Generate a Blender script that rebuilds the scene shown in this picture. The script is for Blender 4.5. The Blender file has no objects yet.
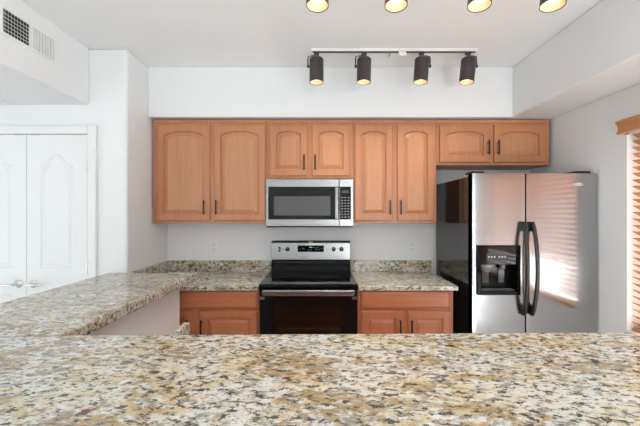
import bpy, bmesh, math, random
from mathutils import Vector, Matrix
random.seed(7)
S = bpy.context.scene
C = S.collection
PI = math.pi

# ------------------------------------------------------------------ camera, world, light, exposure
cam_d = bpy.data.cameras.new('camera'); cam = bpy.data.objects.new('camera', cam_d); C.objects.link(cam)
cam.location = (0, 0, 1.474); cam.rotation_euler = (PI/2, 0, 0)
cam_d.sensor_width = 36; cam_d.lens = 17.9; cam_d.clip_start = 0.02
S.camera = cam
S.view_settings.view_transform = 'Standard'; S.view_settings.look = 'None'
S.view_settings.gamma = 1; S.view_settings.use_curve_mapping = False
S.view_settings.exposure = 0.28
S.cycles.use_denoising = True
S.cycles.max_bounces = 10; S.cycles.diffuse_bounces = 6
S.cycles.sample_clamp_indirect = 6
w = bpy.data.worlds.new('world'); S.world = w; w.use_nodes = True
bg = w.node_tree.nodes['Background']; bg.inputs[0].default_value = (0.86, 0.93, 1.0, 1); bg.inputs[1].default_value = 1.5

def area(name, loc, rot, sx, sy, energy, col=(1, 1, 1)):
    l = bpy.data.lights.new(name, 'AREA'); l.shape = 'RECTANGLE'; l.size = sx; l.size_y = sy
    l.energy = energy; l.color = col
    o = bpy.data.objects.new(name, l); C.objects.link(o); o.location = loc; o.rotation_euler = rot
    return o
# daylight outside the windows; glass door and large rear ones added as fill
area('daylight_kitchen_window', (3.0, 1.30, 0.85), (0, PI/2+0.42, 0), 2.0, 2.2, 7, (0.96, 0.98, 1.0))
sd = bpy.data.lights.new('sun', 'SUN'); sd.energy = 48; sd.angle = 0.02; sd.color = (0.97, 0.985, 1.0)
sun = bpy.data.objects.new('sun', sd); C.objects.link(sun); sun.rotation_euler = Vector((-0.50, 0.30, -0.83)).to_track_quat('-Z', 'Y').to_euler()  # sunbeam added to bounce off the floor and brighten the soffit
area('fill_light_right', (2.90, -0.9, 0.35), (0, PI/2+0.80, 0), 1.2, 2.4, 85, (0.96, 0.98, 1.0))  # added fill through an added door, brightens the right soffit underside
area('fill_light_rear_left', (-3.1, -3.80, 1.25), (PI/2, 0, -0.25), 2.4, 2.2, 8, (0.96, 0.98, 1.0))  # added fill from behind through an added wide window
area('fill_light_rear_right', (1.45, -3.80, 1.25), (PI/2, 0, 0.15), 1.0, 2.2, 64, (0.96, 0.98, 1.0))  # added frontal fill for the back wall, kept out of the microwave's reflection
area('daylight_side_window', (-4.80, 0.3, 0.5), (0, -PI/2-0.45, 0), 1.0, 2.6, 18, (0.98, 0.985, 1.0))

# ------------------------------------------------------------------ helpers
def mat(name):
    m = bpy.data.materials.new(name); m.use_nodes = True
    nt = m.node_tree; b = nt.nodes['Principled BSDF']
    return m, nt, b
def simple(name, col, rough=0.5, metal=0.0, bump=0.0, scale=200, emit=None, es=0, coat=0):
    m, nt, b = mat(name)
    b.inputs['Base Color'].default_value = (*col, 1); b.inputs['Roughness'].default_value = rough
    b.inputs['Metallic'].default_value = metal
    if coat: b.inputs['Coat Weight'].default_value = coat
    if emit: b.inputs['Emission Color'].default_value = (*emit, 1); b.inputs['Emission Strength'].default_value = es
    tc = nt.nodes.new('ShaderNodeTexCoord'); n = nt.nodes.new('ShaderNodeTexNoise')
    n.inputs['Scale'].default_value = scale; nt.links.new(tc.outputs['Object'], n.inputs['Vector'])
    if bump:
        bp = nt.nodes.new('ShaderNodeBump'); bp.inputs['Strength'].default_value = bump; bp.inputs['Distance'].default_value = 0.002
        nt.links.new(n.outputs[0], bp.inputs['Height']); nt.links.new(bp.outputs[0], b.inputs['Normal'])
    else:
        mr = nt.nodes.new('ShaderNodeMapRange'); mr.inputs[3].default_value = rough*0.92; mr.inputs[4].default_value = rough*1.08
        nt.links.new(n.outputs[0], mr.inputs[0]); nt.links.new(mr.outputs[0], b.inputs['Roughness'])
    return m
def ramp(nt, fac, stops):
    r = nt.nodes.new('ShaderNodeValToRGB'); e = r.color_ramp.elements
    while len(e) < len(stops): e.new(0.5)
    for i, (p, c) in enumerate(stops): e[i].position = p; e[i].color = (*c, 1) if len(c) == 3 else c
    nt.links.new(fac, r.inputs[0]); return r.outputs[0]
def noise(nt, vec, scale, detail=3, rough=0.55, dist=0.0, off=None):
    n = nt.nodes.new('ShaderNodeTexNoise'); n.inputs['Scale'].default_value = scale
    n.inputs['Detail'].default_value = detail; n.inputs['Roughness'].default_value = rough; n.inputs['Distortion'].default_value = dist
    if off is not None:
        a = nt.nodes.new('ShaderNodeVectorMath'); a.operation = 'ADD'; a.inputs[1].default_value = (off, off*1.7, off*0.6)
        nt.links.new(vec, a.inputs[0]); vec = a.outputs[0]
    nt.links.new(vec, n.inputs['Vector']); return n.outputs[0]
def mix(nt, fac, a, b):
    m = nt.nodes.new('ShaderNodeMix'); m.data_type = 'RGBA'
    nt.links.new(fac, m.inputs[0])
    for i, v in ((6, a), (7, b)):
        if isinstance(v, tuple): m.inputs[i].default_value = (*v, 1)
        else: nt.links.new(v, m.inputs[i])
    return m.outputs[2]
def mapping(nt, sc, coord='Object'):
    tc = nt.nodes.new('ShaderNodeTexCoord'); mp = nt.nodes.new('ShaderNodeMapping'); mp.inputs['Scale'].default_value = sc
    nt.links.new(tc.outputs[coord], mp.inputs['Vector']); return mp.outputs[0]

def wood_mat(name, c1, c2, c3, axis='z', rough=0.38):
    m, nt, b = mat(name)
    sc = {'z': (1, 1, 0.09), 'y': (1, 0.09, 1), 'x': (0.09, 1, 1)}[axis]
    v = mapping(nt, sc)
    g = noise(nt, v, 22, 5, 0.6, 0.6); f = noise(nt, v, 120, 2, 0.5); big = noise(nt, v, 3, 2, 0.5)
    col = ramp(nt, g, [(0.30, c1), (0.52, c2), (0.75, c3)])
    dk = tuple(x*0.80 for x in c1)
    fr = ramp(nt, f, [(0.50, (0, 0, 0)), (0.80, (0.35, 0.35, 0.35))])
    col = mix(nt, fr, col, dk)
    br = ramp(nt, big, [(0.35, (0, 0, 0)), (0.7, (0.35, 0.35, 0.35))])
    col = mix(nt, br, col, c3)
    nt.links.new(col, b.inputs['Base Color']); b.inputs['Roughness'].default_value = rough
    b.inputs['Coat Weight'].default_value = 0.05; b.inputs['Coat Roughness'].default_value = 0.25
    return m
def granite_mat():
    m, nt, b = mat('granite')
    v = mapping(nt, (0.62, 1.10, 1.0))
    v.node.inputs['Rotation'].default_value = (0, 0, 0.35)
    base = ramp(nt, noise(nt, v, 7, 4, 0.6, 0.2), [(0.40, (0.55, 0.45, 0.28)), (0.49, (0.61, 0.55, 0.41)), (0.58, (0.62, 0.61, 0.55))])
    gold = ramp(nt, noise(nt, v, 6, 9, 0.78, 0.2, 3.1), [(0.50, (0, 0, 0)), (0.57, (0.85, 0.85, 0.85))])
    col = mix(nt, gold, base, (0.34, 0.225, 0.09))
    lit = ramp(nt, noise(nt, v, 38, 4, 0.65, 0.1, 7.7), [(0.50, (0, 0, 0)), (0.60, (0.85, 0.85, 0.85))])
    col = mix(nt, lit, col, (0.67, 0.685, 0.655))
    gry = ramp(nt, noise(nt, v, 36, 6, 0.75, 0.2, 11.3), [(0.52, (0, 0, 0)), (0.595, (0.85, 0.85, 0.85))])
    col = mix(nt, gry, col, (0.215, 0.215, 0.19))
    brn = ramp(nt, noise(nt, v, 62, 5, 0.7, 0.2, 19.3), [(0.56, (0, 0, 0)), (0.64, (0.85, 0.85, 0.85))])
    col = mix(nt, brn, col, (0.20, 0.115, 0.05))
    drk = ramp(nt, noise(nt, v, 58, 5, 0.72, 0.2, 29.3), [(0.535, (0, 0, 0)), (0.585, (0.95, 0.95, 0.95))])
    col = mix(nt, drk, col, (0.050, 0.048, 0.045))
    vo = nt.nodes.new('ShaderNodeTexVoronoi'); vo.inputs['Scale'].default_value = 8; nt.links.new(v, vo.inputs['Vector'])
    red = ramp(nt, vo.outputs['Distance'], [(0.045, (1, 1, 1)), (0.065, (0, 0, 0))])
    col = mix(nt, red, col, (0.16, 0.02, 0.03))
    nt.links.new(col, b.inputs['Base Color']); b.inputs['Roughness'].default_value = 0.09
    b.inputs['Specular IOR Level'].default_value = 0.6
    return m
def steel_mat(name, col, rough, axis=(1, 1, 60)):
    m, nt, b = mat(name)
    v = mapping(nt, axis)
    n = noise(nt, v, 9, 3, 0.6)
    nt.links.new(ramp(nt, n, [(0.3, tuple(x*0.93 for x in col)), (0.7, col)]), b.inputs['Base Color'])
    mr = nt.nodes.new('ShaderNodeMapRange'); mr.inputs[3].default_value = rough*0.85; mr.inputs[4].default_value = rough*1.15
    nt.links.new(n, mr.inputs[0]); nt.links.new(mr.outputs[0], b.inputs['Roughness'])
    b.inputs['Metallic'].default_value = 1
    if name.startswith('fridge'):      # vertically brushed: reflections spread sideways
        b.inputs['Anisotropic'].default_value = 0.7
        cb = nt.nodes.new('ShaderNodeCombineXYZ'); cb.inputs[0].default_value = 1; nt.links.new(cb.outputs[0], b.inputs['Tangent'])
    return m
def glass_mat(name, tint, mixf, rough=0.02):
    m, nt, b = mat(name); nt.nodes.remove(b)
    out = nt.nodes['Material Output']
    t = nt.nodes.new('ShaderNodeBsdfTransparent'); t.inputs[0].default_value = (*tint, 1)
    g = nt.nodes.new('ShaderNodeBsdfGlossy'); g.inputs['Roughness'].default_value = rough
    fr = nt.nodes.new('ShaderNodeLayerWeight'); fr.inputs[0].default_value = 0.15
    ad = nt.nodes.new('ShaderNodeMath'); ad.operation = 'ADD'; ad.inputs[1].default_value = mixf; nt.links.new(fr.outputs[1], ad.inputs[0])
    mx = nt.nodes.new('ShaderNodeMixShader'); nt.links.new(ad.outputs[0], mx.inputs[0])
    nt.links.new(t.outputs[0], mx.inputs[1]); nt.links.new(g.outputs[0], mx.inputs[2]); nt.links.new(mx.outputs[0], out.inputs[0])
    return m

M = {}
M['wall'] = simple('wall_paint', (0.80, 0.805, 0.805), 0.75, bump=0.06, scale=90)
M['ceiling'] = simple('ceiling_paint', (0.86, 0.87, 0.87), 0.85, bump=0.06, scale=90)
M['white'] = simple('white_gloss_paint', (0.80, 0.80, 0.79), 0.35)
M['plastic'] = simple('white_plastic', (0.82, 0.82, 0.80), 0.35)
M['slot'] = simple('dark_slot', (0.03, 0.03, 0.03), 0.6)
M['wood'] = wood_mat('honey_maple', (0.42, 0.165, 0.075), (0.475, 0.195, 0.088), (0.52, 0.225, 0.105))
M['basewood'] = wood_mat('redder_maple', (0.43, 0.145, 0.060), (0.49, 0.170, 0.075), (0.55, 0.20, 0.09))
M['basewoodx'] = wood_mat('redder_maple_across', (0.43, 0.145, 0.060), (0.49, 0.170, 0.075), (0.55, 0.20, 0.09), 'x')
M['woodx'] = wood_mat('honey_maple_across', (0.43, 0.175, 0.082), (0.50, 0.215, 0.105), (0.56, 0.26, 0.135), 'x')
M['blind'] = wood_mat('blind_wood', (0.42, 0.17, 0.06), (0.52, 0.23, 0.095), (0.60, 0.29, 0.13), 'y')
M['granite'] = granite_mat()
M['panel'] = wood_mat('maple_panel', (0.45, 0.195, 0.088), (0.51, 0.23, 0.105), (0.55, 0.255, 0.122))
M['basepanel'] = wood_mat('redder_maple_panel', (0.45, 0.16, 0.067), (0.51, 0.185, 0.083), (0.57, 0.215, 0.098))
M['steel'] = steel_mat('stainless_steel', (0.37, 0.37, 0.365), 0.28)
M['fsteel'] = steel_mat('fridge_stainless_steel', (0.43, 0.425, 0.425), 0.16)
M['chrome'] = simple('satin_nickel', (0.70, 0.68, 0.65), 0.18, 1)
M['black'] = simple('black_plastic', (0.012, 0.012, 0.013), 0.28)
M['blackglass'] = simple('black_glass', (0.006, 0.006, 0.007), 0.05)
M['blackglass'].node_tree.nodes['Principled BSDF'].inputs['Specular IOR Level'].default_value = 0.28
M['blackenamel'] = simple('black_enamel', (0.010, 0.010, 0.011), 0.13, coat=0.3)
M['bronze'] = simple('dark_bronze', (0.075, 0.062, 0.062), 0.36, 0.5)
M['handle'] = simple('black_iron', (0.015, 0.013, 0.012), 0.4, 0.4)
M['gap_shade'] = simple('gap_shade_grey', (0.42, 0.42, 0.42), 0.6)  # grey painted for the shade between the right louvres
M['grey'] = simple('grey_plastic', (0.22, 0.22, 0.22), 0.4)
M['mid'] = simple('mesh_grey', (0.055, 0.055, 0.056), 0.12)
M['screen'] = simple('screen_grey', (0.085, 0.085, 0.085), 0.1)
M['text'] = simple('pale_print', (0.6, 0.6, 0.6), 0.5)
M['green'] = simple('clock_digits', (0.02, 0.1, 0.08), 0.5, emit=(0.15, 0.9, 0.7), es=0.9)
M['sticker'] = simple('amber_sticker', (0.75, 0.42, 0.05), 0.5)
M['bulb'] = simple('bulb_face', (1, 0.9, 0.7), 0.4, emit=(1.0, 0.80, 0.54), es=1.35)
M['reflector'] = simple('gold_reflector', (0.92, 0.74, 0.50), 0.5, 0.0)
M['cord'] = simple('blind_cord', (0.75, 0.60, 0.35), 0.8)
M['pane'] = glass_mat('window_glass', (0.97, 0.98, 0.98), 0.02)
M['ovenglass'] = glass_mat('oven_glass', (0.6, 0.6, 0.61), 0.04)
def tile_mat():
    m, nt, b = mat('floor_tile')
    v = mapping(nt, (1, 1, 1))
    br = nt.nodes.new('ShaderNodeTexBrick'); br.offset = 0; br.inputs['Scale'].default_value = 1
    br.inputs['Brick Width'].default_value = 0.45; br.inputs['Row Height'].default_value = 0.45; br.inputs['Mortar Size'].default_value = 0.004
    br.inputs['Color1'].default_value = (0.70, 0.69, 0.68, 1); br.inputs['Color2'].default_value = (0.73, 0.72, 0.71, 1); br.inputs['Mortar'].default_value = (0.35, 0.31, 0.26, 1)
    nt.links.new(v, br.inputs['Vector']); nt.links.new(br.outputs[0], b.inputs['Base Color']); b.inputs['Roughness'].default_value = 0.35
    return m
M['tile'] = tile_mat()

def obj(name, bm, m, parent=None, bevel=0, smooth=False, segs=2, label=None):
    me = bpy.data.meshes.new(name)
    bmesh.ops.recalc_face_normals(bm, faces=bm.faces)
    bm.to_mesh(me); bm.free(); me.materials.append(m)
    o = bpy.data.objects.new(name, me); C.objects.link(o)
    if parent is not None: o.parent = parent
    if smooth:
        for p in me.polygons: p.use_smooth = True
        try: me.set_sharp_from_angle(angle=math.radians(35))
        except Exception: pass
    if bevel:
        b = o.modifiers.new('bevel', 'BEVEL'); b.width = bevel; b.segments = segs; b.limit_method = 'ANGLE'; b.angle_limit = math.radians(40)
    if label: o['label'] = label
    return o
def box(bm, x0, x1, y0, y1, z0, z1):
    vs = [bm.verts.new((x, y, z)) for x in (x0, x1) for y in (y0, y1) for z in (z0, z1)]
    for f in ((0, 1, 3, 2), (4, 6, 7, 5), (0, 4, 5, 1), (2, 3, 7, 6), (0, 2, 6, 4), (1, 5, 7, 3)): bm.faces.new([vs[i] for i in f])
    return bm
def bx(*boxes):
    bm = bmesh.new()
    for b in boxes: box(bm, *b)
    return bm
def cyl(bm, p0, p1, r0, r1=None, n=20, caps=True):
    p0 = Vector(p0); p1 = Vector(p1); r1 = r0 if r1 is None else r1
    d = (p1-p0).normalized(); a = d.orthogonal().normalized(); b = d.cross(a)
    A = [bm.verts.new(p0+(a*math.cos(t)+b*math.sin(t))*r0) for t in [2*PI*i/n for i in range(n)]]
    B = [bm.verts.new(p1+(a*math.cos(t)+b*math.sin(t))*r1) for t in [2*PI*i/n for i in range(n)]]
    for i in range(n): bm.faces.new((A[i], A[(i+1) % n], B[(i+1) % n], B[i]))
    if caps: bm.faces.new(A[::-1]); bm.faces.new(B)
    return bm
def lathe(bm, prof, n=28, axis='z', origin=(0, 0, 0)):
    rings = []
    for r, h in prof:
        ring = []
        for i in range(n):
            t = 2*PI*i/n
            if r < 1e-6 and ring: ring.append(ring[0]); continue
            p = {'z': (r*math.cos(t), r*math.sin(t), h), 'y': (r*math.cos(t), h, r*math.sin(t)), 'x': (h, r*math.cos(t), r*math.sin(t))}[axis]
            ring.append(bm.verts.new(Vector(p)+Vector(origin)))
        rings.append(ring)
    for A, B in zip(rings, rings[1:]):
        for i in range(n):
            q = [A[i], A[(i+1) % n], B[(i+1) % n], B[i]]; u = []
            for v in q:
                if v not in u: u.append(v)
            if len(u) >= 3: bm.faces.new(u)
    return bm
def tube(bm, pts, r, n=10, flat=1.0):
    pts = [Vector(p) for p in pts]; rings = []
    for i, p in enumerate(pts):
        d = (pts[min(i+1, len(pts)-1)]-pts[max(i-1, 0)]).normalized()
        a = Vector((1, 0, 0)); a = (a-d*a.dot(d))
        if a.length < 0.2: a = Vector((0, 0, 1)); a = a-d*a.dot(d)
        a.normalize(); b = d.cross(a)
        rings.append([bm.verts.new(p+a*math.cos(t)*r+b*math.sin(t)*r*flat) for t in [2*PI*k/n for k in range(n)]])
    for A, B in zip(rings, rings[1:]):
        for k in range(n): bm.faces.new((A[k], A[(k+1) % n], B[(k+1) % n], B[k]))
    bm.faces.new(rings[0][::-1]); bm.faces.new(rings[-1])
    return bm
def thing(name, label, cat, loc=(0, 0, 0), group=None):
    o = bpy.data.objects.new(name, None); C.objects.link(o); o.location = loc; o.empty_display_size = 0.1
    o['label'] = label; o['category'] = cat
    if group: o['group'] = group
    return o
def tag(o, label, cat, group=None):
    o['label'] = label; o['category'] = cat
    if group: o['group'] = group
    return o
def struct(name, bm, m, parent=None, bevel=0, smooth=False, segs=2, label=None, cat=None):
    o = obj(name, bm, m, parent, bevel, smooth, segs)
    if parent is None: o['kind'] = 'structure'
    if label: o['label'] = label
    if cat: o['category'] = cat
    return o

# ------------------------------------------------------------------ the room
CZ, LZ = 2.725, 2.295          # high and low ceilings
struct('floor', bx((-4.6, 2.18, -3.6, 3.2, -0.1, 0)), M['tile'], label='beige tiled kitchen floor', cat='floor')
struct('wall_back', bx((-1.62, 2.18, 3.08, 3.2, 0, CZ)), M['wall'], label='pale grey back wall behind the cabinets and stove', cat='wall')
struct('wall_left', bx((-4.6, -1.47, 2.42, 3.08, 0, CZ)), M['wall'], bevel=0.018, segs=4, label='pale grey corner wall around the closet doors', cat='wall')
WY0, WY1, WZ0, WZ1 = 0.45, 2.105, 0.70, 2.03
struct('wall_right', bx((2.03, 2.18, -3.6, -2.2, 0, CZ), (2.03, 2.18, -2.2, 0.25, 2.15, CZ), (2.03, 2.18, -2.2, 0.25, 0, 0.05), (2.03, 2.18, 0.25, WY0, 0, CZ), (2.03, 2.18, WY1, 3.08, 0, CZ), (2.03, 2.18, WY0, WY1, 0, WZ0), (2.03, 2.18, WY0, WY1, WZ1, CZ)),
       M['wall'], label='pale grey right wall with the blind-covered window', cat='wall')
def holed(x0, x1, y0, y1, holes):
    """a wall across x with window openings (hx0, hx1, hz0, hz1), left to right"""
    out = []; x = x0
    for a, b, c, d in holes:
        out += [(x, a, y0, y1, 0, CZ), (a, b, y0, y1, 0, c), (a, b, y0, y1, d, CZ)]; x = b
    return out+[(x, x1, y0, y1, 0, CZ)]
RW = [(-4.3, -1.9, 0.10, 2.35), (-1.12, -0.72, 1.62, 2.02), (0.10, 0.42, 1.62, 2.02), (1.02, 1.92, 0.10, 2.35)]
struct('wall_rear', bx(*holed(-4.6, 2.03, -3.72, -3.6, RW)), M['wall'], label='pale grey wall behind the viewer', cat='wall')
struct('wall_far_left', bx((-4.72, -4.6, -3.6, -1.0, 0, CZ), (-4.72, -4.6, 1.6, 2.42, 0, CZ), (-4.72, -4.6, -1.0, 1.6, 0, 0.3), (-4.72, -4.6, -1.0, 1.6, 2.2, CZ)),
       M['wall'], label='pale grey wall far to the left', cat='wall')
struct('ceiling', bx((-4.6, 2.18, -3.6, 3.2, CZ, CZ+0.1)), M['ceiling'], label='high white ceiling over the kitchen', cat='ceiling')
struct('ceiling_left', bx((-4.6, -1.755, -3.6, 2.42, LZ, CZ)), M['wall'], bevel=0.012, segs=3, label='low ceiling and header over the hallway at left', cat='ceiling')
struct('ceiling_soffit', bx((-1.47, 1.65, 2.72, 3.08, LZ, CZ)), M['wall'], bevel=0.006, label='soffit above the wall cabinets', cat='soffit')
struct('ceiling_soffit_right', bx((1.65, 2.03, -3.6, 3.08, LZ, CZ)), M['wall'], bevel=0.012, segs=3, label='soffit along the right wall', cat='soffit')
# half wall under the raised bar
struct('wall_half', bx((-1.50, -1.067, 1.10, 2.419, 0, 0.9655), (-1.50, 1.25, 0.98, 1.10, 0, 0.9655)), M['wall'], label='white half wall carrying the raised granite bar', cat='wall')
# windows out of view; large rear ones and glass door added for light
def frame_y(x0, x1, y0, y1, z0, z1, mull):
    f = 0.05
    return [(x0, x1, y0, y1, z0, z0+f), (x0, x1, y0, y1, z1-f, z1), (x0, x0+f, y0, y1, z0+f, z1-f), (x1-f, x1, y0, y1, z0+f, z1-f)] + [(q-.03, q+.03, y0, y1, z0+f, z1-f) for q in mull]
def frame_x(x0, x1, y0, y1, z0, z1, mull):
    f = 0.05
    return [(x0, x1, y0, y1, z0, z0+f), (x0, x1, y0, y1, z1-f, z1), (x0, x1, y0, y0+f, z0+f, z1-f), (x0, x1, y1-f, y1, z0+f, z1-f)] + [(x0, x1, q-.02, q+.02, z0+f, z1-f) for q in mull]
def window(name, boxes, pane, label):
    f = struct(name, bx(*boxes), M['white'], label=label, cat='window'); obj('window_pane', bx(pane), M['pane'], f)
window('window_1', frame_x(2.12, 2.17, WY0, WY1, WZ0, WZ1, [1.28]), (2.143, 2.147, WY0+.05, WY1-.05, WZ0+.05, WZ1-.05), 'white framed window behind the wooden blind')
for k, (a, b, c, d) in enumerate(RW):
    window('window_%d' % (k+2), frame_y(a, b, -3.70, -3.64, c, d, [(a+b)/2] if k == 0 else []), (a+.05, b-.05, -3.675, -3.67, c+.05, d-.05), ['wide added window behind the viewer, unseen, lets in light', 'small square window behind the viewer', 'small narrow window behind the viewer', 'tall added window behind the viewer at right, for light'][k])  # first and last are added to let in light
window('window_7', frame_x(2.12, 2.17, -2.2, 0.25, 0.05, 2.15, [-0.98]), (2.143, 2.147, -2.15, 0.20, 0.10, 2.10), 'added unseen glass door beside the viewer, for light')  # unseen opening added so light reaches the right soffit
window('window_6', frame_x(-4.70, -4.64, -1.0, 1.6, 0.3, 2.2, [0.3]), (-4.675, -4.67, -0.95, 1.55, 0.35, 2.15), 'window in the far left wall')

# closet doors in the left wall
def closet_door(name, x0, x1, hinge_side):
    y = 2.40; z0, z1 = 0.01, 2.063
    bm = bmesh.new()
    wdt = x1-x0; cx = (x0+x1)/2
    # two moulded panels: tall with an arched head, short below
    def contour(ins, a, b, arch, n=16):
        L, R = x0+ins, x1-ins; pts = [(L, a), (R, a)]
        for i in range(n+1):
            t = i/n; u = 2*t-1
            if arch:
                s = 0 if abs(u) > 0.80 else (0.5+0.5*math.cos(PI*u/0.80))**0.55
            else: s = 0
            pts.append((R+(L-R)*t, b+arch*s))
        return pts
    def ring(pts, yy): return [bm.verts.new((p[0], yy, p[1])) for p in pts]
    def bridge(A, B):
        for i in range(len(A)): bm.faces.new((A[i], A[(i+1) % len(A)], B[(i+1) % len(B)], B[i]))
    for a, b, arch, za, zb in ((1.06, 1.83, 0.085, 0.96, z1), (0.22, 0.86, 0.0, z0, 0.96)):
        O = contour(0, za, zb, 0)
        rb = ring(O, y+0.018); r0 = ring(O, y); r1 = ring(contour(0.105, a, b, arch), y)
        r2 = ring(contour(0.113, a+.008, b-.008, arch), y+0.007); r3 = ring(contour(0.125, a+.02, b-.02, arch), y+0.007)
        r4 = ring(contour(0.140, a+.035, b-.035, arch), y+0.001)
        for A, B in zip((rb, r0, r1, r2, r3), (r0, r1, r2, r3, r4)): bridge(A, B)
        bm.faces.new(r4); bm.faces.new(rb[::-1])
    d = struct(name, bm, M['white'])
    hx = x1 if hinge_side > 0 else x0
    for hz in (1.82, 1.06, 0.25):
        obj('hinge', cyl(bmesh.new(), (hx+0.003*hinge_side, y-0.004, hz-0.045), (hx+0.003*hinge_side, y-0.004, hz+0.045), 0.006, n=10), M['chrome'], d)
    kx = x0+0.055 if hinge_side > 0 else x1-0.055
    s = hinge_side
    bm = bmesh.new()
    lathe(bm, [(0, 0), (0.030, 0), (0.030, -0.006), (0.022, -0.012), (0.011, -0.016), (0.010, -0.045), (0, -0.05)], 24, 'y', (kx, y, 0.941))
    tube(bm, [(kx-0.012*s, y-0.046, 0.941), (kx+0.02*s, y-0.050, 0.944), (kx+0.06*s, y-0.048, 0.940), (kx+0.095*s, y-0.042, 0.937)], 0.0095, 10)
    obj('lever_handle', bm, M['chrome'], d, smooth=True, label='satin nickel lever handle')
    obj('ball_catch', bx((kx-0.035 if s < 0 else kx-0.02, kx+0.02 if s < 0 else kx+0.035, y-0.002, y+0.01, z1+0.0005, z1+0.006)), M['chrome'], d)
    return d
SX = -2.214
d1 = closet_door('door_1', SX+0.002, -1.757, 1); d1['label'] = 'right leaf of the white arched-panel double closet door'; d1['category'] = 'door'
d2 = closet_door('door_2', -2.671, SX-0.002, -1); d2['label'] = 'left leaf of the white arched-panel double closet door'; d2['category'] = 'door'
struct('trim_1', bx((-1.753, -1.690, 2.394, 2.42, 0, 2.133), (-2.738, -2.675, 2.394, 2.42, 0, 2.133), (-2.675, -1.753, 2.394, 2.42, 2.070, 2.133),), M['white'], bevel=0.006, label='white casing around the closet doors', cat='trim')
struct('baseboard_left', bx((-4.6, -2.738, 2.405, 2.42, 0, 0.09), (-1.690, -1.50, 2.405, 2.42, 0, 0.09)), M['white'], bevel=0.004, label='white baseboard along the closet wall', cat='baseboard')
struct('baseboard_right', bx((2.015, 2.03, -3.6, -2.2, 0, 0.09), (2.015, 2.03, 0.25, 2.30, 0, 0.09)), M['white'], bevel=0.004, label='white baseboard along the right wall', cat='baseboard')

# ------------------------------------------------------------------ worktops
def poly_slab(pts, z0, z1):
    bm = bmesh.new()
    a = [bm.verts.new((x, y, z0)) for x, y in pts]; b = [bm.verts.new((x, y, z1)) for x, y in pts]
    bm.faces.new(a[::-1]); bm.faces.new(b)
    for i in range(len(a)): bm.faces.new((a[i], a[(i+1) % len(a)], b[(i+1) % len(a)], b[i]))
    return bm
bar = obj('bar_countertop', poly_slab([(-1.61, 0.50), (1.36, 0.50), (1.36, 1.218), (-0.962, 1.183), (-0.932, 2.42), (-1.61, 2.42)], 0.966, 1.021), M['granite'], bevel=0.010, segs=4)
tag(bar, 'speckled cream and brown granite raised bar top turning a corner in the foreground', 'countertop')

t = thing('countertop', 'granite counter and backsplash left of the stove, ending at the corner wall', 'countertop', (-0.97, 2.76, 0.876), 'granite counters on the back wall')
def child(o, t):
    o.parent = t; o.matrix_parent_inverse = Matrix.Translation(-Vector(t.location)); return o
def part(name, bm, m, t, **k):
    bmesh.ops.translate(bm, verts=bm.verts, vec=-Vector(t.location))
    o = obj(name, bm, m, t, **k); return o
part('worktop', bx((-1.468, -0.470, 2.435, 3.078, 0.878, 0.914)), M['granite'], t, bevel=0.005, segs=3)
part('backsplash', bx((-1.448, -0.470, 3.055, 3.078, 0.914, 1.018)), M['granite'], t, bevel=0.002)
part('side_splash', bx((-1.468, -1.446, 2.437, 3.078, 0.914, 1.018)), M['granite'], t, bevel=0.002)
t = thing('countertop', 'granite counter and backsplash between the stove and the refrigerator', 'countertop', (0.67, 2.76, 0.876), 'granite counters on the back wall')
part('worktop', bx((0.294, 1.060, 2.435, 3.078, 0.878, 0.914)), M['granite'], t, bevel=0.005, segs=3)
part('backsplash', bx((0.294, 1.072, 3.055, 3.078, 0.914, 1.018)), M['granite'], t, bevel=0.002)
t = thing('countertop', 'low granite ledge behind the bar with a short upright side splash', 'countertop', (0.3, 1.2, 0.876))
part('worktop', bx((-0.564, 1.25, 1.101, 1.335, 0.878, 0.914)), M['granite'], t, bevel=0.004)
part('side_splash', bx((-0.566, -0.544, 1.222, 1.330, 0.914, 1.018)), M['granite'], t, bevel=0.002)

# ------------------------------------------------------------------ cabinets
def panel_door(x0, x1, z0, z1, y, arch=0.03, stile=0.056, th=0.02):
    """front face at y, back at y+th"""
    bm = bmesh.new(); n = 18
    def contour(ins, ar, extra=0):
        L, R, a, b = x0+ins, x1-ins, z0+ins, z1-ins-extra
        pts = [(L, a), (R, a)]
        for i in range(n+1):
            u = i/n*2-1
            pts.append((R+(L-R)*i/n, b+ar*(math.sqrt(max(0, 1.25-u*u))-0.5)/(math.sqrt(1.25)-0.5)))
        return pts
    def ring(p, yy): return [bm.verts.new((q[0], yy, q[1])) for q in p]
    e = arch
    R = [ring(contour(0, 0), y+th), ring(contour(0, 0), y+0.005), ring(contour(0.003, 0), y+0.0015), ring(contour(0.007, 0), y),
         ring(contour(stile, e, e), y), ring(contour(stile+0.003, e, e), y+0.006), ring(contour(stile+0.005, e, e), y+0.013), ring(contour(stile+0.012, e, e), y+0.013),
         ring(contour(stile+0.036, e*0.95, e), y+0.002), ring(contour(stile+0.040, e*0.95, e), y+0.0015)]
    for A, B in zip(R, R[1:]):
        for i in range(len(A)): bm.faces.new((A[i], A[(i+1) % len(A)], B[(i+1) % len(A)], B[i]))
    bm.faces.new(R[0][::-1]); f = bm.faces.new(R[-1]); f.material_index = 1
    bm.faces.ensure_lookup_table()
    for v in R[-3]:
        for g in v.link_faces:
            if all(q.co.y <= y+0.0131 and (q in R[-1] or q in R[-2] or q in R[-3]) for q in g.verts): g.material_index = 1
    return bm
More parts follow.
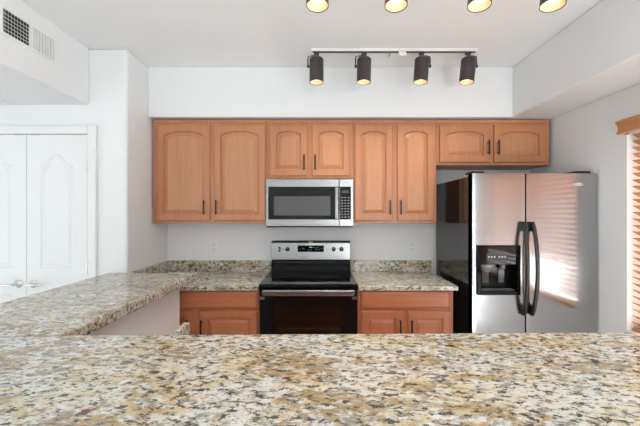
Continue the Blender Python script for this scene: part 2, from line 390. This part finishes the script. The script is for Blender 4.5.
def drawer_front(x0, x1, z0, z1, y, th=0.02):
    bm = bmesh.new(); R = []
    for ins, yy in ((0, y+th), (0, y+0.007), (0.004, y+0.004), (0.012, y+0.002), (0.016, y)):
        R.append([bm.verts.new(p) for p in ((x0+ins, yy, z0+ins), (x1-ins, yy, z0+ins), (x1-ins, yy, z1-ins), (x0+ins, yy, z1-ins))])
    for A, B in zip(R, R[1:]):
        for i in range(4): bm.faces.new((A[i], A[(i+1) % 4], B[(i+1) % 4], B[i]))
    bm.faces.new(R[0][::-1]); bm.faces.new(R[-1]); return bm
def bar_pull(x, z0, z1, y):
    bm = bmesh.new()
    tube(bm, [(x, y-0.028, z0), (x, y-0.028, (z0+z1)/2), (x, y-0.028, z1)], 0.0062, 10)
    for z in (z0+0.02, z1-0.02): cyl(bm, (x, y, z), (x, y-0.028, z), 0.0048, n=8)
    return bm
def cabinet(name, label, x0, x1, z0, z1, yf, yb, doors, arch=0.03, drawer=None, crown=False, toe=False, cat='cabinet', group=None):
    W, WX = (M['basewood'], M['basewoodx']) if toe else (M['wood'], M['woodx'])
    """doors: (x0,x1,z0,z1,handle x,handle z0,z1)"""
    t = thing(name, label, cat, ((x0+x1)/2, (yf+yb)/2, z0), group)
    boxes = [(x0, x1, yf, yb, z0+(0.1 if toe else 0), z1)]
    if toe: boxes.append((x0, x1, yf+0.07, yb, z0, z0+0.1))
    part('body', bx(*boxes), W, t, bevel=0.0015)
    if crown: part('top_moulding', bx((x0, x1, yf-0.012, yf, z1-0.020, z1-0.001)), M['woodx'], t, bevel=0.003)
    if drawer: part('drawer_front', drawer_front(*drawer, yf-0.0205), WX, t)
    for d in doors:
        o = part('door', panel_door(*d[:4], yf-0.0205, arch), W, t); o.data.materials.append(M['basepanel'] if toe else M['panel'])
        h = part('handle', bar_pull(d[4], d[5], d[6], yf-0.0205), M['handle'], t, smooth=True, label='black bar handle')
        h.parent = o
    return t
YF, YB = 2.77, 3.078
gW = 'honey maple wall cabinets'
cabinet('wall_cabinet', 'tall two-door honey wood wall cabinet at the left end of the row', -1.453, -0.466, 1.383, 2.283, YF, YB,
        [(-1.412, -0.955, 1.407, 2.240, -0.998, 1.460, 1.585), (-0.917, -0.475, 1.407, 2.240, -0.892, 1.460, 1.585)], 0.036, crown=True, group=gW)
cabinet('wall_cabinet', 'short two-door honey wood wall cabinet directly above the microwave', -0.464, 0.288, 1.772, 2.283, YF, YB,
        [(-0.437, -0.110, 1.794, 2.240, -0.137, 1.845, 1.975), (-0.069, 0.259, 1.794, 2.240, -0.042, 1.845, 1.975)], 0.030, crown=True, group=gW)
cabinet('wall_cabinet', 'tall narrow two-door honey wood wall cabinet right of the microwave', 0.290, 1.012, 1.383, 2.283, YF, YB,
        [(0.302, 0.629, 1.407, 2.240, 0.603, 1.460, 1.585), (0.669, 0.990, 1.407, 2.240, 0.695, 1.460, 1.585)], 0.032, crown=True, group=gW)
cabinet('wall_cabinet', 'short wide two-door honey wood wall cabinet above the refrigerator', 1.014, 1.995, 1.889, 2.283, YF, YB,
        [(1.036, 1.475, 1.912, 2.240, 1.450, 1.975, 2.100), (1.508, 1.955, 1.912, 2.240, 1.533, 1.975, 2.100)], 0.032, crown=True, group=gW)
gB = 'base cabinets on the back wall'
cabinet('base_cabinet', 'honey wood base cabinet left of the stove, partly hidden by the bar', -1.468, -0.470, 0, 0.877, 2.475, YB,
        [(-1.42, -0.978, 0.13, 0.717, -1.020, 0.53, 0.655), (-0.934, -0.486, 0.13, 0.717, -0.910, 0.53, 0.655)], 0.0, drawer=(-1.42, -0.486, 0.738, 0.868), toe=True, group=gB)
cabinet('base_cabinet', 'honey wood base cabinet between the stove and the refrigerator', 0.292, 1.035, 0, 0.877, 2.475, YB,
        [(0.317, 0.642, 0.13, 0.717, 0.617, 0.53, 0.655), (0.677, 1.008, 0.13, 0.717, 0.702, 0.53, 0.655)], 0.0, drawer=(0.317, 1.008, 0.738, 0.868), toe=True, group=gB)
t = thing('ledge_cabinet', 'shallow wooden base cabinet under the low ledge behind the bar', 'cabinet', (0.34, 1.2, 0))
part('body', bx((-0.55, 1.24, 1.102, 1.30, 0, 0.877)), M['basewood'], t, bevel=0.0015)

# ------------------------------------------------------------------ refrigerator
t = thing('refrigerator', 'stainless side-by-side refrigerator with black ice dispenser at the right wall', 'refrigerator', (1.55, 2.7, 0))
FX0, FX1, FS = 1.109, 2.018, 1.497
part('door_gasket', bx((FS-0.008, FS+0.008, 2.350, 2.3845, 0.11, 1.755)), M['black'], t)
part('cabinet_body', bx((FX0+0.004, FX1-0.004, 2.385, 3.05, 0.02, 1.748)), M['blackenamel'], t, bevel=0.006, label='glossy black refrigerator side')
def fridge_door(x0, x1, hole=None):
    bm = bmesh.new(); z0, z1 = 0.10, 1.763; cx, hw = (x0+x1)/2, (x1-x0)/2
    xs = sorted(set([x0+(x1-x0)*i/24 for i in range(25)] + (list(hole[:2]) if hole else [])))
    zs = sorted(set([z0, z0+0.4, 1.0 if not hole else z0+0.6, z1-0.3, z1] + (list(hole[2:4]) if hole else [])))
    fy = lambda x: 2.313 + 0.0015*max(0, abs(x-cx)/hw-0.97)/0.03 + 0.0015*((x-cx)/hw)**2
    F = {(i, j): bm.verts.new((x, fy(x), z)) for i, x in enumerate(xs) for j, z in enumerate(zs)}
    B = {(i, j): bm.verts.new((x, 2.380, z)) for i, x in enumerate(xs) for j, z in enumerate(zs)}
    nx, nz = len(xs), len(zs)
    for i in range(nx-1):
        for j in range(nz-1):
            mx, mz = (xs[i]+xs[i+1])/2, (zs[j]+zs[j+1])/2
            if hole and hole[0] < mx < hole[1] and hole[2] < mz < hole[3]: continue
            bm.faces.new((F[i, j], F[i+1, j], F[i+1, j+1], F[i, j+1])); bm.faces.new((B[i, j], B[i, j+1], B[i+1, j+1], B[i+1, j]))
    for i in range(nx-1):
        for j in (0, nz-1): bm.faces.new((F[i, j], F[i+1, j], B[i+1, j], B[i, j]))
    for j in range(nz-1):
        for i in (0, nx-1): bm.faces.new((F[i, j], F[i, j+1], B[i, j+1], B[i, j]))
    return bm
DH = (1.145, 1.445, 0.885, 1.235)
dl = part('door', fridge_door(FX0, FS-0.006, DH), M['fsteel'], t, smooth=True, label='narrow left stainless door with the dispenser')
dr = part('door', fridge_door(FS+0.005, FX1), M['fsteel'], t, smooth=True, label='wide right stainless door')
def under(o, p): o.parent = p; return o
# dispenser
dx0, dx1, dz0, dz1 = DH
bm = bmesh.new()
cx0, cx1, cz0, cz1 = dx0+0.022, dx1-0.018, dz0+0.025, 1.100
yo = 2.302
for b in ((dx0-.008, cx0, yo, 2.35, dz0-.006, dz1+.006), (cx1, dx1+.008, yo, 2.35, dz0-.006, dz1+.006), (cx0, cx1, yo, 2.35, cz1, dz1+.006), (cx0, cx1, yo, 2.35, dz0-.006, cz0), (cx0, cx1, 2.374, 2.379, cz0, cz1)): box(bm, *b)
disp = under(part('dispenser', bm, M['blackglass'], t, bevel=0.003, label='glossy black ice and water dispenser'), dl)
ey = yo-0.001
for k, bb in enumerate([(1.225, 1.275, 1.150, 1.175), (1.295, 1.345, 1.150, 1.175)]):
    pass
part('control_strip', bx((1.205, 1.355, ey-0.001, yo, 1.128, 1.178)), M['black'], t).parent = dl
bm = bmesh.new()
for x in (1.215, 1.235, 1.256, 1.290, 1.311, 1.332): box(bm, x+0.002, x+0.010, ey-0.0025, ey-0.001, 1.152, 1.162)
part('buttons', bm, M['text'], t).parent = dl
bm = bmesh.new()
lathe(bm, [(0, 0.0), (0.05, 0), (0.055, -0.02), (0.03, -0.05), (0.018, -0.06), (0, -0.06)], 20, 'z', (1.225, 2.345, 1.10))
cyl(bm, (1.345, 2.345, 1.10), (1.345, 2.345, 1.062), 0.022, 0.014)
part('nozzle', bm, M['grey'], t, smooth=True).parent = dl
for a, b in ((1.205, 1.255), (1.325, 1.368)): part('paddle', bx((a, b, 2.366, 2.371, 0.955, 1.055)), M['mid'], t, bevel=0.004).parent = dl
bm = bmesh.new()
for i in range(12): box(bm, cx0+0.012+i*0.0205, cx0+0.02+i*0.0205, 2.312, 2.368, cz0+0.002, cz0+0.006)
part('drip_grille', bm, M['grey'], t).parent = dl
# handles
def fhandle(x, lean):
    bm = bmesh.new(); pts = []
    N = 22; rings = []
    for i in range(N+1):
        u = i/N; z = 1.412-0.675*u; s = math.sin(PI*u)**0.7
        y = 2.292-0.046*s; xx = x+lean*0.010*s; w, d = 0.015, 0.011
        if u < 0.10 or u > 0.90: d = 0.017; y += 0.003
        rings.append([bm.verts.new((xx+w*math.cos(a)*(1.0), y+d*math.sin(a), z)) for a in [2*PI*k/12 for k in range(12)]])
    for A, B in zip(rings, rings[1:]):
        for k in range(12): bm.faces.new((A[k], A[(k+1) % 12], B[(k+1) % 12], B[k]))
    bm.faces.new(rings[0]); bm.faces.new(rings[-1][::-1])
    for z in (1.375, 0.775): box(bm, x-0.013, x+0.013, 2.285, 2.327, z-0.035, z+0.035)
    return bm
part('handle', fhandle(FS-0.028, -0.3), M['black'], t, smooth=True, label='black bowed handle').parent = dl
part('handle', fhandle(FS+0.030, 1), M['black'], t, smooth=True, label='black bowed handle').parent = dr
part('hinge_cover', bx((1.115, 1.205, 2.33, 2.45, 1.7645, 1.782)), M['black'], t, bevel=0.006)
part('hinge_cover', bx((1.865, 1.985, 2.33, 2.45, 1.7645, 1.782)), M['black'], t, bevel=0.006)
part('toe_grille', bx((FX0+0.01, FX1-0.01, 2.36, 2.385, 0.02, 0.09)), M['black'], t, bevel=0.003)
# oval badge
bm = lathe(bmesh.new(), [(0, -0.004), (0.9, -0.004), (1, -0.001), (1, 0.002)], 28, 'y')
bmesh.ops.scale(bm, vec=(0.041, 1, 0.013), verts=bm.verts); bmesh.ops.translate(bm, vec=(1.878, 2.3135, 1.683), verts=bm.verts)
bdg = part('badge', bm, M['plastic'], t, smooth=True, label='small silver oval badge'); bdg.parent = dr
bm = lathe(bmesh.new(), [(1.0, -0.0048), (1.0, -0.0035), (0.82, -0.0035), (0.82, -0.0048), (1.0, -0.0048)], 28, 'y')
bmesh.ops.scale(bm, vec=(0.038, 1, 0.0115), verts=bm.verts); bmesh.ops.translate(bm, vec=(1.878, 2.3135, 1.683), verts=bm.verts)
for q in range(9): box(bm, 1.853+q*0.0056, 1.853+q*0.0056+0.003, 2.3080, 2.3092, 1.679+(0.002 if q % 3 else 0), 1.687-(0.001 if q % 2 else 0))
part('badge_lettering', bm, M['grey'], t).parent = dr

# ------------------------------------------------------------------ microwave
t = thing('microwave', 'stainless over-the-range microwave mounted above the stove', 'microwave', (-0.089, 2.9, 1.356))
mx0, mx1, mf = -0.465, 0.287, 2.742
part('body', bx((mx0, mx1, mf+0.022, 3.07, 1.362, 1.766)), M['blackenamel'], t, bevel=0.003)
part('underside_vent', bx((mx0+0.004, mx1-0.004, mf+0.006, mf+0.021, 1.349, 1.3605)), M['black'], t, bevel=0.002)
door = part('door', bx((mx0, 0.163, mf, mf+0.021, 1.361, 1.765)), M['steel'], t, bevel=0.003, label='stainless microwave door')
cp = part('control_panel', bx((0.167, mx1, mf, mf+0.021, 1.361, 1.765)), M['steel'], t, bevel=0.003)
part('window', bx((-0.446, 0.162, mf-0.003, mf-0.0002, 1.418, 1.701)), M['blackglass'], t, bevel=0.001, label='black glass microwave window').parent = door
part('mesh_screen', bx((-0.396, 0.088, mf-0.0042, mf-0.0032, 1.452, 1.618)), M['screen'], t).parent = door
bm = bmesh.new(); tube(bm, [(0.143, mf-0.028, 1.422), (0.143, mf-0.036, 1.49), (0.143, mf-0.038, 1.557), (0.143, mf-0.036, 1.62), (0.143, mf-0.028, 1.692)], 0.0165, 12, 0.6)
for z in (1.435, 1.679): box(bm, 0.133, 0.153, mf-0.03, mf-0.003, z-0.01, z+0.01)
part('handle', bm, M['steel'], t, smooth=True, label='stainless vertical handle').parent = door
part('key_panel', bx((0.172, 0.266, mf-0.003, mf-0.0002, 1.418, 1.701)), M['blackglass'], t, bevel=0.001).parent = cp
bm = bmesh.new()
for r in range(8):
    for c in range(3):
        box(bm, 0.185+c*0.027, 0.197+c*0.027, mf-0.0038, mf-0.0031, 1.436+r*0.024, 1.441+r*0.024)
part('key_markings', bm, M['text'], t).parent = cp
part('clock_display', bx((0.190, 0.250, mf-0.0040, mf-0.0031, 1.645, 1.668)), M['mid'], t).parent = cp
# ------------------------------------------------------------------ stove
t = thing('stove', 'freestanding black and stainless electric stove between the base cabinets', 'stove', (-0.089, 2.75, 0))
rx0, rx1 = -0.465, 0.287
part('body', bx((rx0, rx1, 2.475, 3.03, 0.03, 0.900)), M['blackenamel'], t, bevel=0.003)
part('cooktop', bx((rx0-0.002, rx1+0.002, 2.418, 2.965, 0.901, 0.934)), M['blackglass'], t, bevel=0.008, segs=3, label='black glass cooktop')
for cx, cy, r in ((-0.27, 2.56, 0.10), (0.10, 2.56, 0.115), (-0.27, 2.82, 0.075), (0.10, 2.82, 0.075)):
    part('burner_ring', lathe(bmesh.new(), [(r, 0), (r, 0.0006), (r-0.0015, 0.0006), (r-0.0015, 0)], 40, 'z', (cx, cy, 0.9343)), M['mid'], t)
bm = bmesh.new()   # backguard, slanted front
def wedge(bm, x0, x1, prof):
    A = [bm.verts.new((x0, y, z)) for y, z in prof]; B = [bm.verts.new((x1, y, z)) for y, z in prof]
    bm.faces.new(A[::-1]); bm.faces.new(B)
    for i in range(len(A)): bm.faces.new((A[i], A[(i+1) % len(A)], B[(i+1) % len(A)], B[i]))
wedge(bm, rx0+0.012, rx1-0.004, [(3.035, 0.93), (3.035, 1.035), (3.000, 1.035), (2.985, 1.0), (2.968, 0.995), (2.966, 0.93)])
part('backguard', bm, M['blackglass'], t, bevel=0.003)
bm = bmesh.new(); wedge(bm, rx0+0.010, rx1-0.002, [(3.035, 1.036), (3.035, 1.206), (3.005, 1.206), (2.985, 1.194), (2.972, 1.036)])
bgd = part('control_panel', bm, M['steel'], t, bevel=0.004, label='stainless control panel')
part('panel_cap', bx((rx0+0.010, rx1-0.002, 2.990, 3.036, 1.2065, 1.212)), M['black'], t, bevel=0.002)
def fy(z): return 2.972+(z-1.036)/(1.194-1.036)*0.013
part('display', bx((-0.210, 0.036, fy(1.14)-0.006, fy(1.14)+0.004, 1.110, 1.170)), M['blackglass'], t, bevel=0.001).parent = bgd
bm = bmesh.new()
for k in range(3): box(bm, -0.100+k*0.010, -0.093+k*0.010, fy(1.14)-0.0066, fy(1.14)-0.006, 1.150, 1.158)
part('clock_digits', bm, M['green'], t, label='green clock digits').parent = bgd
bm = bmesh.new()
for x, z in [(-0.165, 1.143), (-0.155, 1.135), (-0.11, 1.125), (-0.085, 1.125), (-0.06, 1.152), (-0.04, 1.145), (-0.02, 1.152), (-0.04, 1.128), (-0.015, 1.13), (0.01, 1.14), (-0.19, 1.135)]:
    box(bm, x, x+0.008, fy(1.14)-0.0066, fy(1.14)-0.006, z, z+0.0035)
part('display_markings', bm, M['text'], t).parent = bgd
for x in (-0.304, 0.128, 0.202):
    kb = part('knob', lathe(bmesh.new(), [(0, -0.026), (0.014, -0.026), (0.017, -0.022), (0.020, -0.004), (0.022, 0.004)], 24, 'y', (x, fy(1.134), 1.134)), M['black'], t, smooth=True); kb.parent = bgd
    part('pointer', bx((x-0.0015, x+0.0015, fy(1.134)-0.028, fy(1.134)-0.0262, 1.138, 1.149)), M['text'], t).parent = bgd
part('rocker_switch', bx((-0.392, -0.369, fy(1.134)-0.008, fy(1.134)+0.003, 1.110, 1.158)), M['black'], t, bevel=0.002).parent = bgd
part('switch_mark', bx((-0.387, -0.383, fy(1.134)-0.0088, fy(1.134)-0.0081, 1.118, 1.150)), M['text'], t).parent = bgd
part('sticker', bx((-0.106, -0.068, 2.9835, 2.987, 1.194, 1.208)), M['sticker'], t, label='small amber sticker on the top edge')
# oven door
od = part('oven_door', bx((rx0+0.002, -0.345, 2.437, 2.473, 0.20, 0.893), (0.165, rx1-0.002, 2.437, 2.473, 0.20, 0.893), (-0.345, 0.165, 2.437, 2.473, 0.765, 0.893), (-0.345, 0.165, 2.437, 2.473, 0.20, 0.40), (-0.345, 0.165, 2.4725, 2.4745, 0.40, 0.765)), M['blackglass'], t, bevel=0.002, label='black glass oven door')
part('oven_window', bx((-0.344, 0.164, 2.439, 2.442, 0.401, 0.764)), M['ovenglass'], t).parent = od
bm = bmesh.new()
for z in (0.50, 0.58, 0.66, 0.72): cyl(bm, (-0.34, 2.463, z), (0.16, 2.455, z), 0.004, n=6)
part('oven_rack', bm, M['chrome'], t).parent = od
bm = bmesh.new(); tube(bm, [(-0.430, 2.385, 0.872), (-0.25, 2.383, 0.872), (0, 2.383, 0.872), (0.252, 2.385, 0.872)], 0.0, 4) if False else None
bm = bx((-0.432, 0.256, 2.378, 2.400, 0.852, 0.896)); part('handle', bm, M['steel'], t, bevel=0.009, segs=4, label='wide stainless oven handle').parent = od
for x in (-0.440, 0.246):
    part('handle_bracket', bx((x, x+0.018, 2.400, 2.4365, 0.862, 0.886)), M['steel'], t, bevel=0.002).parent = od
for x0, x1 in ((-0.460, -0.425), (0.245, 0.282)):
    part('door_vent', bx((x0, x1, 2.431, 2.4368, 0.812, 0.832)), M['steel'], t, bevel=0.001).parent = od
part('storage_drawer', bx((rx0+0.002, rx1-0.002, 2.440, 2.473, 0.04, 0.19)), M['blackenamel'], t, bevel=0.003)

# ------------------------------------------------------------------ track lights
def rail(name, label, y, x0, x1, cx):
    t = thing(name, label, 'light track', ((x0+x1)/2, y, CZ), 'ceiling light tracks')
    part('rail', bx((x0, x1, y-0.017, y+0.017, CZ-0.020, CZ-0.001)), M['plastic'], t, bevel=0.002, label='white rail')
    part('slot', bx((x0+0.01, x1-0.01, y-0.008, y+0.008, CZ-0.026, CZ-0.0202)), M['bronze'], t, label='dark slot along the rail')
    part('feed_plate', bx((cx-0.075, cx+0.055, y+0.0175, y+0.10, CZ-0.016, CZ-0.001)), M['plastic'], t, bevel=0.003)
    part('feed_connector', bx((cx-0.028, cx+0.028, y-0.022, y+0.022, CZ-0.058, CZ-0.0265)), M['plastic'], t, bevel=0.004)
    return t
rail('light_track', 'white ceiling light track near the soffit holding four dark spotlights', 2.43, -0.065, 1.195, 0.625)
rail('light_track', 'white ceiling light track nearer the viewer, its spotlights at the top edge', 1.53, -0.055, 1.21, 0.60)
def spotlight(label, x, y, side, tilt, group):
    t = thing('spotlight', label, 'spotlight', (x, y, CZ-0.026), group)
    top = CZ-0.026
    # local coordinates: origin at the rail
    obj('adapter', bx((-0.020, 0.020, -0.012, 0.012, -0.018, 0)), M['bronze'], t, bevel=0.002)
    bm = cyl(bmesh.new(), (0, 0, -0.040), (0, 0, -0.017), 0.006, n=10)
    s = side
    prev = [(0, 0, -0.026), (s*0.035, 0, -0.026), (s*0.062, 0, -0.032), (s*0.065, 0, -0.055), (s*0.065, 0, -0.110)]
    tube(bm, [Vector(p) for p in prev], 0.0055, 8)
    cyl(bm, (s*0.052, 0, -0.105), (s*0.072, 0, -0.105), 0.011, n=12)
    obj('bracket', bm, M['bronze'], t, smooth=True)
    R, L = 0.054, 0.187
    R_ = Matrix.Translation((0, 0, -0.11)) @ Matrix.Rotation(tilt[0], 4, 'X') @ Matrix.Rotation(tilt[1], 4, 'Y') @ Matrix.Translation((0, 0, 0.11))
    zt, zb = -0.042, -0.042-L
    bm = lathe(bmesh.new(), [(0, zt), (R-0.012, zt), (R, zt-0.012), (R, zb), (R-0.003, zb), (R-0.003, zb+0.11), (0, zb+0.11)], 36)
    bmesh.ops.transform(bm, matrix=R_, verts=bm.verts); obj('housing', bm, M['bronze'], t, smooth=True, label='dark bronze cylinder')
    bm = lathe(bmesh.new(), [(R-0.0035, zb+0.003), (R-0.007, zb+0.012), (0.034, zb+0.050), (0.034, zb+0.055)], 32)
    bmesh.ops.transform(bm, matrix=R_, verts=bm.verts); obj('reflector', bm, M['reflector'], t, smooth=True)
    bm = lathe(bmesh.new(), [(0, zb+0.022), (0.022, zb+0.024), (0.035, zb+0.033), (0.036, zb+0.05), (0, zb+0.052)], 28)
    bmesh.ops.transform(bm, matrix=R_, verts=bm.verts); obj('bulb', bm, M['bulb'], t, smooth=True, label='warm glowing bulb')
    l = bpy.data.lights.new('spot', 'SPOT'); l.energy = 8; l.color = (1, 0.93, 0.84); l.spot_size = 1.9; l.spot_blend = 0.8; l.shadow_soft_size = 0.03
    lo = bpy.data.objects.new('spot', l); C.objects.link(lo); lo.parent = t
    p = R_ @ Vector((0, 0, zb+0.012)); lo.location = p; lo.rotation_euler = (R_.to_euler())
g = 'dark spotlights on the rear track'
spotlight('leftmost dark spotlight on the track near the soffit', -0.027, 2.43, -1, (0, 0), g)
spotlight('second dark spotlight from the left on the track near the soffit', 0.336, 2.43, -1, (0, 0.02), g)
spotlight('third dark spotlight from the left on the track near the soffit', 0.775, 2.43, 1, (0, 0.07), g)
spotlight('rightmost dark spotlight on the track near the soffit', 1.13, 2.43, 1, (0, 0.10), g)
g = 'dark spotlights on the nearer track'
spotlight('leftmost bright spotlight cut off by the top edge of the picture', -0.012, 1.53, -1, (0.0, 0.0), g)
spotlight('second bright spotlight from the left at the top edge of the picture', 0.370, 1.53, -1, (0.0, 0.04), g)
spotlight('third bright spotlight from the left at the top edge of the picture', 0.775, 1.53, 1, (0.0, 0.08), g)
spotlight('rightmost bright spotlight at the top edge of the picture', 1.13, 1.53, 1, (0.0, 0.10), g)

# ------------------------------------------------------------------ small things
def outlet(label, x):
    t = thing('power_outlet', label, 'power outlet', (x, 3.08, 1.145), 'outlets on the back wall')
    pl = obj('cover_plate', bx((-0.036, 0.036, -0.006, -0.0005, -0.058, 0.058)), M['plastic'], t, bevel=0.002)
    for z in (0.022, -0.022):
        s = obj('socket', bx((-0.017, 0.017, -0.0085, -0.0062, z-0.014, z+0.014)), M['white'], t, bevel=0.004)
        k = obj('slots', bx((-0.009, -0.006, -0.0092, -0.0086, z-0.004, z+0.007), (0.006, 0.009, -0.0092, -0.0086, z-0.003, z+0.006)), M['slot'], s)
outlet('white wall outlet above the counter left of the stove', -1.025)
outlet('white wall outlet above the counter beside the refrigerator', 0.892)

t = thing('air_vent', 'white rectangular air vent in the header above the hallway', 'air vent', (-1.755, 1.93, 2.54))
VX = -1.755
def vent():
    y0, y1, z0, z1 = 1.741, 2.104, 2.462, 2.621
    f = 0.014; ym = 1.922
    part('frame', bx((VX+0.0005, VX+0.009, y0, y1, z0, z0+f), (VX+0.0005, VX+0.009, y0, y1, z1-f, z1), (VX+0.0005, VX+0.009, y0, y0+f, z0+f, z1-f), (VX+0.0005, VX+0.009, y1-f, y1, z0+f, z1-f), (VX+0.0005, VX+0.009, ym-0.006, ym+0.006, z0+f, z1-f)), M['plastic'], t, bevel=0.001)
    part('duct_opening', bx((VX+0.0003, VX+0.0012, y0+f, ym-0.006, z0+f, z1-f)), M['slot'], t, label='dark duct behind the grille')
    part('gap_shade', bx((VX+0.0003, VX+0.0012, ym+0.006, y1-f, z0+f, z1-f)), M['gap_shade'], t)  # grey sheet stands in for the shade in the louvre gaps
    bm = bmesh.new()
    def blade(yc, ang):
        c, s = math.cos(ang), math.sin(ang); hw = 0.007
        v = []
        for sx in (-1, 1):
            for e in (-0.0006, 0.0006):
                v.append((VX+0.0075+sx*hw*c*0.8, yc+sx*hw*s+e))
        a = [bm.verts.new((x, y, z)) for z in (z0+f, z1-f) for x, y in (v[0], v[1], v[3], v[2])]
        for q in ((0, 1, 2, 3), (7, 6, 5, 4), (0, 4, 5, 1), (1, 5, 6, 2), (2, 6, 7, 3), (3, 7, 4, 0)): bm.faces.new([a[i] for i in q])
    y = y0+f+0.010
    while y < ym-0.010: blade(y, -0.75); y += 0.0185
    y = ym+0.012
    while y < y1-f-0.004: blade(y, 0.2); y += 0.0200
    for k in range(1, 6): box(bm, VX+0.002, VX+0.0045, y0+f, ym-0.006, z0+f+k*0.0215-0.0015, z0+f+k*0.0215+0.0015)
    part('louvres', bm, M['plastic'], t)
vent()
bm = lathe(bmesh.new(), [(0, -0.030), (0.045, -0.030), (0.058, -0.022), (0.062, 0)], 28, 'z', (0, 0, 0))
o = obj('smoke_detector', bm, M['plastic'], None, smooth=True); o.location = (-2.33, 2.27, LZ-0.0005)
tag(o, 'small white round detector on the low hallway ceiling', 'smoke detector')

# window blind
t = thing('window_blind', 'honey wood slatted blind with valance in the right-hand window', 'window blind', (2.03, 1.28, 2.08))
bm = bmesh.new()
prof = [(2.028, 2.078), (1.953, 2.078), (1.947, 2.070), (1.947, 2.058), (1.958, 2.050), (1.962, 2.034), (1.962, 2.012), (1.954, 2.004), (1.954, 1.994), (1.962, 1.990), (1.974, 1.990), (1.974, 2.066), (2.028, 2.066)]
A = [bm.verts.new((x, 0.44, z)) for x, z in prof]; B = [bm.verts.new((x, 2.098, z)) for x, z in prof]
bm.faces.new(A); bm.faces.new(B[::-1])
for i in range(len(A)): bm.faces.new((A[i], A[(i+1) % len(A)], B[(i+1) % len(A)], B[i]))
box(bm, 1.963, 2.028, 2.086, 2.098, 1.990, 2.066)
part('valance', bm, M['blind'], t)
bm = bmesh.new(); z = 0.745
while z < 1.985:
    ang = math.radians(30); hw = 0.025; c, s = math.cos(ang), math.sin(ang)
    cx = 2.078
    P = [(cx-hw*c-0.0014*s, z+hw*s-0.0014*c), (cx-hw*c+0.0014*s, z+hw*s+0.0014*c), (cx+hw*c+0.0014*s, z-hw*s+0.0014*c), (cx+hw*c-0.0014*s, z-hw*s-0.0014*c)]
    a = [bm.verts.new((x, y, zz)) for y in (0.462, 2.094) for x, zz in P]
    for q in ((0, 1, 2, 3), (7, 6, 5, 4), (0, 4, 5, 1), (1, 5, 6, 2), (2, 6, 7, 3), (3, 7, 4, 0)): bm.faces.new([a[i] for i in q])
    z += 0.0425
part('slats', bm, M['blind'], t)
part('bottom_rail', bx((2.055, 2.101, 0.462, 2.094, 0.703, 0.718)), M['blind'], t, bevel=0.002)
part('head_rail', bx((2.050, 2.100, 0.462, 2.094, 1.992, 2.028)), M['white'], t)
for y in (1.98, 1.28, 0.60):
    part('ladder_cord', bx((2.0512, 2.0528, y-0.004, y+0.004, 0.718, 1.992), (2.1030, 2.1045, y-0.004, y+0.004, 0.718, 1.992)), M['cord'], t)
